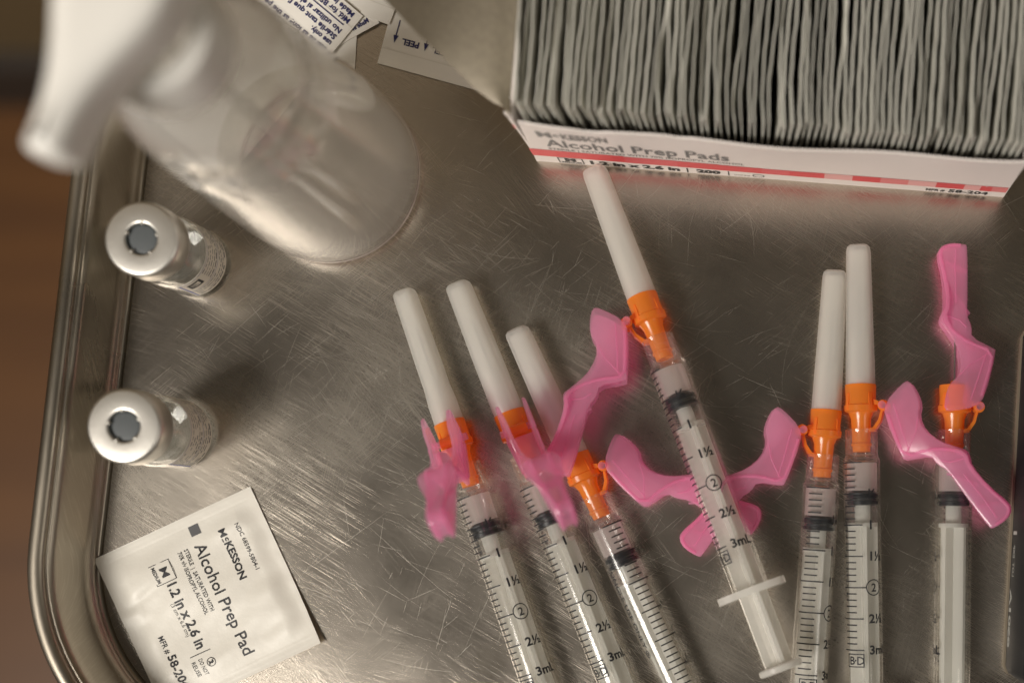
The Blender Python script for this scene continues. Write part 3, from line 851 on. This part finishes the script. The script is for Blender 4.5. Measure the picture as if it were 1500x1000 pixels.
def pad_pt(x, y, dz=0.0): 
    q = O + ux*x + uy*y; return (q.x, q.y, pad_z(x, y) + dz)
pad = thing('alcohol_prep_packet', 'flat square white alcohol prep pad packet lying alone on the tray', 'packet')
m = MB(); n = 90; vs, fs = [], []
for s_ in (0, -0.18):
    for j in range(n+1):
        for i in range(n+1): vs.append(pad_pt(SW*i/n, SW*j/n, s_))
q = (n+1)**2
for j in range(n):
    for i in range(n):
        a = j*(n+1)+i; fs += [(a, a+1, a+n+2, a+n+1), (q+a, q+a+n+1, q+a+n+2, q+a+1)]
for i in range(n):
    fs.append((i, q+i, q+i+1, i+1)); a = n*(n+1)+i; fs.append((a, a+1, q+a+1, q+a))
    a = i*(n+1); fs.append((a, a+n+1, q+a+n+1, q+a)); a += n; fs.append((a, q+a, q+a+n+1, a+n+1))
m.add(vs, fs); fw = m.build('foil_wrapper', M['foil'], pad, angle=70)
def pm(x, y): return pad_pt(x, y, 0.07)
def ptext(mb, s, x0, x1, ybase, size, bold=0.0):
    vs, f_ = fit_text(s, x1 - x0, size, bold); mb.add([pm(x0 + x, ybase - y) for x, y in vs], f_)
m = MB()
ptext(m, 'NDC 68599-5804-1', 8.2, 22.9, 8.4, 1.25, 0.012)
ptext(m, 'M', 7.9, 10.2, 13.6, 2.1, 0.02); ptext(m, 'c', 10.6, 11.7, 12.8, 1.4, 0.035); put(m, bar2d(10.6, 13.4, 11.7, 13.7), pm); ptext(m, 'KESSON', 12.0, 23.8, 13.6, 2.1, 0.035)
ptext(m, 'Alcohol Prep Pad', 9.0, 44.3, 22.0, 3.5, 0.012)
ptext(m, 'STERILE  |  SATURATED WITH', 8.8, 28.4, 25.2, 1.25, 0.018)
ptext(m, '70% v/v ISOPROPYL ALCOHOL', 8.8, 28.6, 27.2, 1.25, 0.018)
put(m, frame2d(9.1, 30.1, 15.4, 36.4, 0.22), pm)
ptext(m, 'M', 10.9, 13.7, 33.8, 2.3, 0.012); ptext(m, 'MEDIUM', 9.8, 14.8, 35.8, 1.0, 0.03)
ptext(m, '1.2 in x 2.6 in', 16.1, 36.8, 33.6, 2.9, 0.03)
ptext(m, '(3 cm x 6.6 cm)', 21.6, 32.2, 35.0, 1.15, 0.0)
put(m, bar2d(38.0, 30.2, 38.25, 36.4), pm)
put(m, ring2d(41.7, 31.3, 1.25, 0.22), pm); ptext(m, '2', 41.1, 42.3, 32.0, 1.4, 0.03)
m.add([pm(40.8, 30.3), pm(41.0, 30.15), pm(42.6, 32.3), pm(42.4, 32.45)], [(0, 1, 2, 3)])
ptext(m, 'DO NOT', 39.6, 44.6, 34.6, 1.2, 0.01); ptext(m, 'REUSE', 39.7, 44.2, 36.8, 1.2, 0.01)
ptext(m, 'MFR #', 28.8, 34.2, 42.6, 1.6, 0.015); ptext(m, '58-204', 35.0, 45.4, 42.4, 2.5, 0.025)
m.build('printed_text', M['ink'], fw, smooth=False, fix=False)
m = MB(); put(m, bar2d(3.2, 18.4, 6.3, 21.5, 4), pm); m.build('printed_square', M['grey_ink'], fw, smooth=False, fix=False)

# ------------------------------------------------------------------ paper dressing wrappers near the bottle
def pouch(label, org, along, across, w_, h_, z, amp, seed):
    """org: pixel of a corner; along/across: pixels giving the two edge directions"""
    O_ = P(*org, z); a = (P(*along, z) - O_).normalized(); b_ = P(*across, z) - O_; b_ = (b_ - a*b_.dot(a)).normalized()
    t = thing('dressing_wrapper', label, 'wrapper')
    def pz(x, y): return z + amp*(0.5*math.sin(x*0.13 + seed) + 0.5*math.sin(y*0.17 + x*0.05 + seed*2)) + amp
    def pt(x, y, dz=0): q = O_ + a*x + b_*y; return (q.x, q.y, pz(x, y) + dz)
    m = MB(); nx, ny = 24, 16; vs, fs = [], []
    for s_ in (0, -0.15):
        for j in range(ny+1):
            for i in range(nx+1): vs.append(pt(w_*i/nx, h_*j/ny, s_))
    q = (nx+1)*(ny+1)
    for j in range(ny):
        for i in range(nx):
            c = j*(nx+1)+i; fs += [(c, c+1, c+nx+2, c+nx+1), (q+c, q+c+nx+1, q+c+nx+2, q+c+1)]
    for i in range(nx):
        fs.append((i, q+i, q+i+1, i+1)); c = ny*(nx+1)+i; fs.append((c, c+1, q+c+1, q+c))
    for j in range(ny):
        c = j*(nx+1); fs.append((c, c+nx+1, q+c+nx+1, q+c)); c += nx; fs.append((c, q+c, q+c+nx+1, c+nx+1))
    m.add(vs, fs); pp = m.build('paper_sheet', M['pouch'], t, angle=60)
    m = MB(); put(m, bar2d(0.3, 4.6, w_-0.3, 4.85, 24), lambda x, y: pt(x, y, 0.12)); m.build('seal_crease', M['foil'], pp, fix=False)
    return t, pp, pt
def lettering(pp, pt, items):
    m = MB()
    for s, x0, wd, ybase, size, bold in items:
        if s == '-': put(m, bar2d(x0, ybase, x0 + wd, ybase + size, 12), lambda x, y: pt(x, y, 0.16)); continue
        if s == '>':
            m.add([pt(x0 - .18, ybase, .16), pt(x0 + .18, ybase, .16), pt(x0 + .18, ybase + 6, .16), pt(x0 - .18, ybase + 6, .16)], [(0, 1, 2, 3)])
            m.add([pt(x0, ybase - 2.4, .16), pt(x0 + .85, ybase + .2, .16), pt(x0 - .85, ybase + .2, .16)], [(0, 1, 2)]); continue
        vs, f_ = fit_text(s, wd, size, bold); m.add([pt(x0 + x, ybase + y, 0.16) for x, y in vs], f_)
    m.build('printed_text', M['blue_ink'], pp, smooth=False, fix=False)
# lowest first. x runs with the reading direction, y towards the top of the letters
t, pp, pt = pouch('white paper wrapper with a plain seal peeping out beneath the text covered wrapper', (519, 116), (451, 112), (523, 48), 40, 34, 0.35, 0.1, 2.0)
t, pp, pt = pouch('white paper wrapper whose corner carries a single short line of blue print', (556, 34), (520, 54), (545, 0), 45, 30, 0.9, 0.1, 1.0)
lettering(pp, pt, [('Made in', 2.5, 5.2, 1.6, 1.4, .03)])
t, pp, pt = pouch('white peel pouch printed with blue PEEL arrows, half under the carton flap', (553, 93), (700, 133), (566, 40), 62, 42, 0.5, 0.12, 0.4)
# letters on this one stand on their heads: mirror both axes
m = MB()
def upside(x, y): return pt(x, y, 0.16)
for x0 in (10.4, 19.6):
    vs, f_ = fit_text('PEEL', 5.1, 1.75, .03); m.add([upside(x0 - x + 0.0, 8.6 - y + 0.2) for x, y in vs], f_)
for x0 in (3.2, 12.4, 21.6):
    m.add([upside(x0 - .16, 9.0), upside(x0 + .16, 9.0), upside(x0 + .16, 13.8), upside(x0 - .16, 13.8)], [(0, 1, 2, 3)])
    m.add([upside(x0, 6.9), upside(x0 + .75, 9.2), upside(x0 - .75, 9.2)], [(0, 1, 2)])
m.build('printed_text', M['blue_ink'], pp, smooth=False, fix=False)
t, pp, pt = pouch('small plain white wrapper wedged between the PEEL pouch and the text covered wrapper', (570, 37), (528, 21), (582, 0), 9.0, 22, 1.3, 0.1, 1.5)
t, pp, pt = pouch('white paper wrapper closely printed with blue text in several languages', (532, 24), (455, -40), (477, 95), 62, 62, 1.7, 0.15, 3.0)
lettering(pp, pt, [('-', 2.6, 26, 5.5, 0.32, 0), ('Made in Colombia', 2.2, 18, 1.0, 1.55, .03), ('Mfd. for BSN medical', 2.0, 20, 3.2, 1.55, .03),
    ('No utilizar si el envase', 2.0, 22, 7.0, 1.55, .03), ("St\u00e9rile tant que l'enveloppe", 2.0, 28, 9.3, 1.55, .03), ('use only.', 2.0, 7.5, 11.6, 1.55, .03), ('Sterile as long as the peel pouch', 2.0, 31, 14.0, 1.55, .03)])

# ------------------------------------------------------------------ dark carton at the tray's edge
d0, d1 = P(1470, 988), P(1497, 480)
dd = (d1 - d0); DL = dd.length; dd /= DL; dn = Vector((dd.y, -dd.x, 0))
dk = thing('dark_carton', 'black carton with white lettering up its side standing by the capless syringe', 'box', d0)
dk.matrix_world = Matrix.Translation(d0*MM) @ Matrix((dn, dd, Vector((0, 0, 1)))).transposed().to_4x4()
m = MB(); pl = chaikin([(0, 0.3), (0, DL), (60, DL), (60, 0.3)], 0)
pl = [(0, 3), (0.9, 0.9), (3, 0), (57, 0), (59.1, 0.9), (60, 3), (60, DL-3), (59.1, DL-.9), (57, DL), (3, DL), (0.9, DL-.9), (0, DL-3)]
m.prism(pl, 2.6, 34); cb = m.build('carton_body', M['dark_card'], dk, angle=50)
m = MB(); m.prism([(x + (0.6 if x < 30 else -0.6) * -1, y) for x, y in pl], 0.05, 2.5); m.build('carton_base', M['tan_card'], dk, angle=50)
m = MB()
def dmap(x, y): return (-0.06, 8 + x, y)
put(m, shift(fit_text('8S01A', 17, 3.4, 0.04), 0.5, 4.0), dmap)
put(m, shift(fit_text('LOT  EXP', 9, 3.0, 0.02), 21, 6.0), dmap)
put(m, bar2d(33, 5.0, 34, 11), dmap)
m.build('printed_code', M['white_ink'], cb, smooth=False, fix=False)
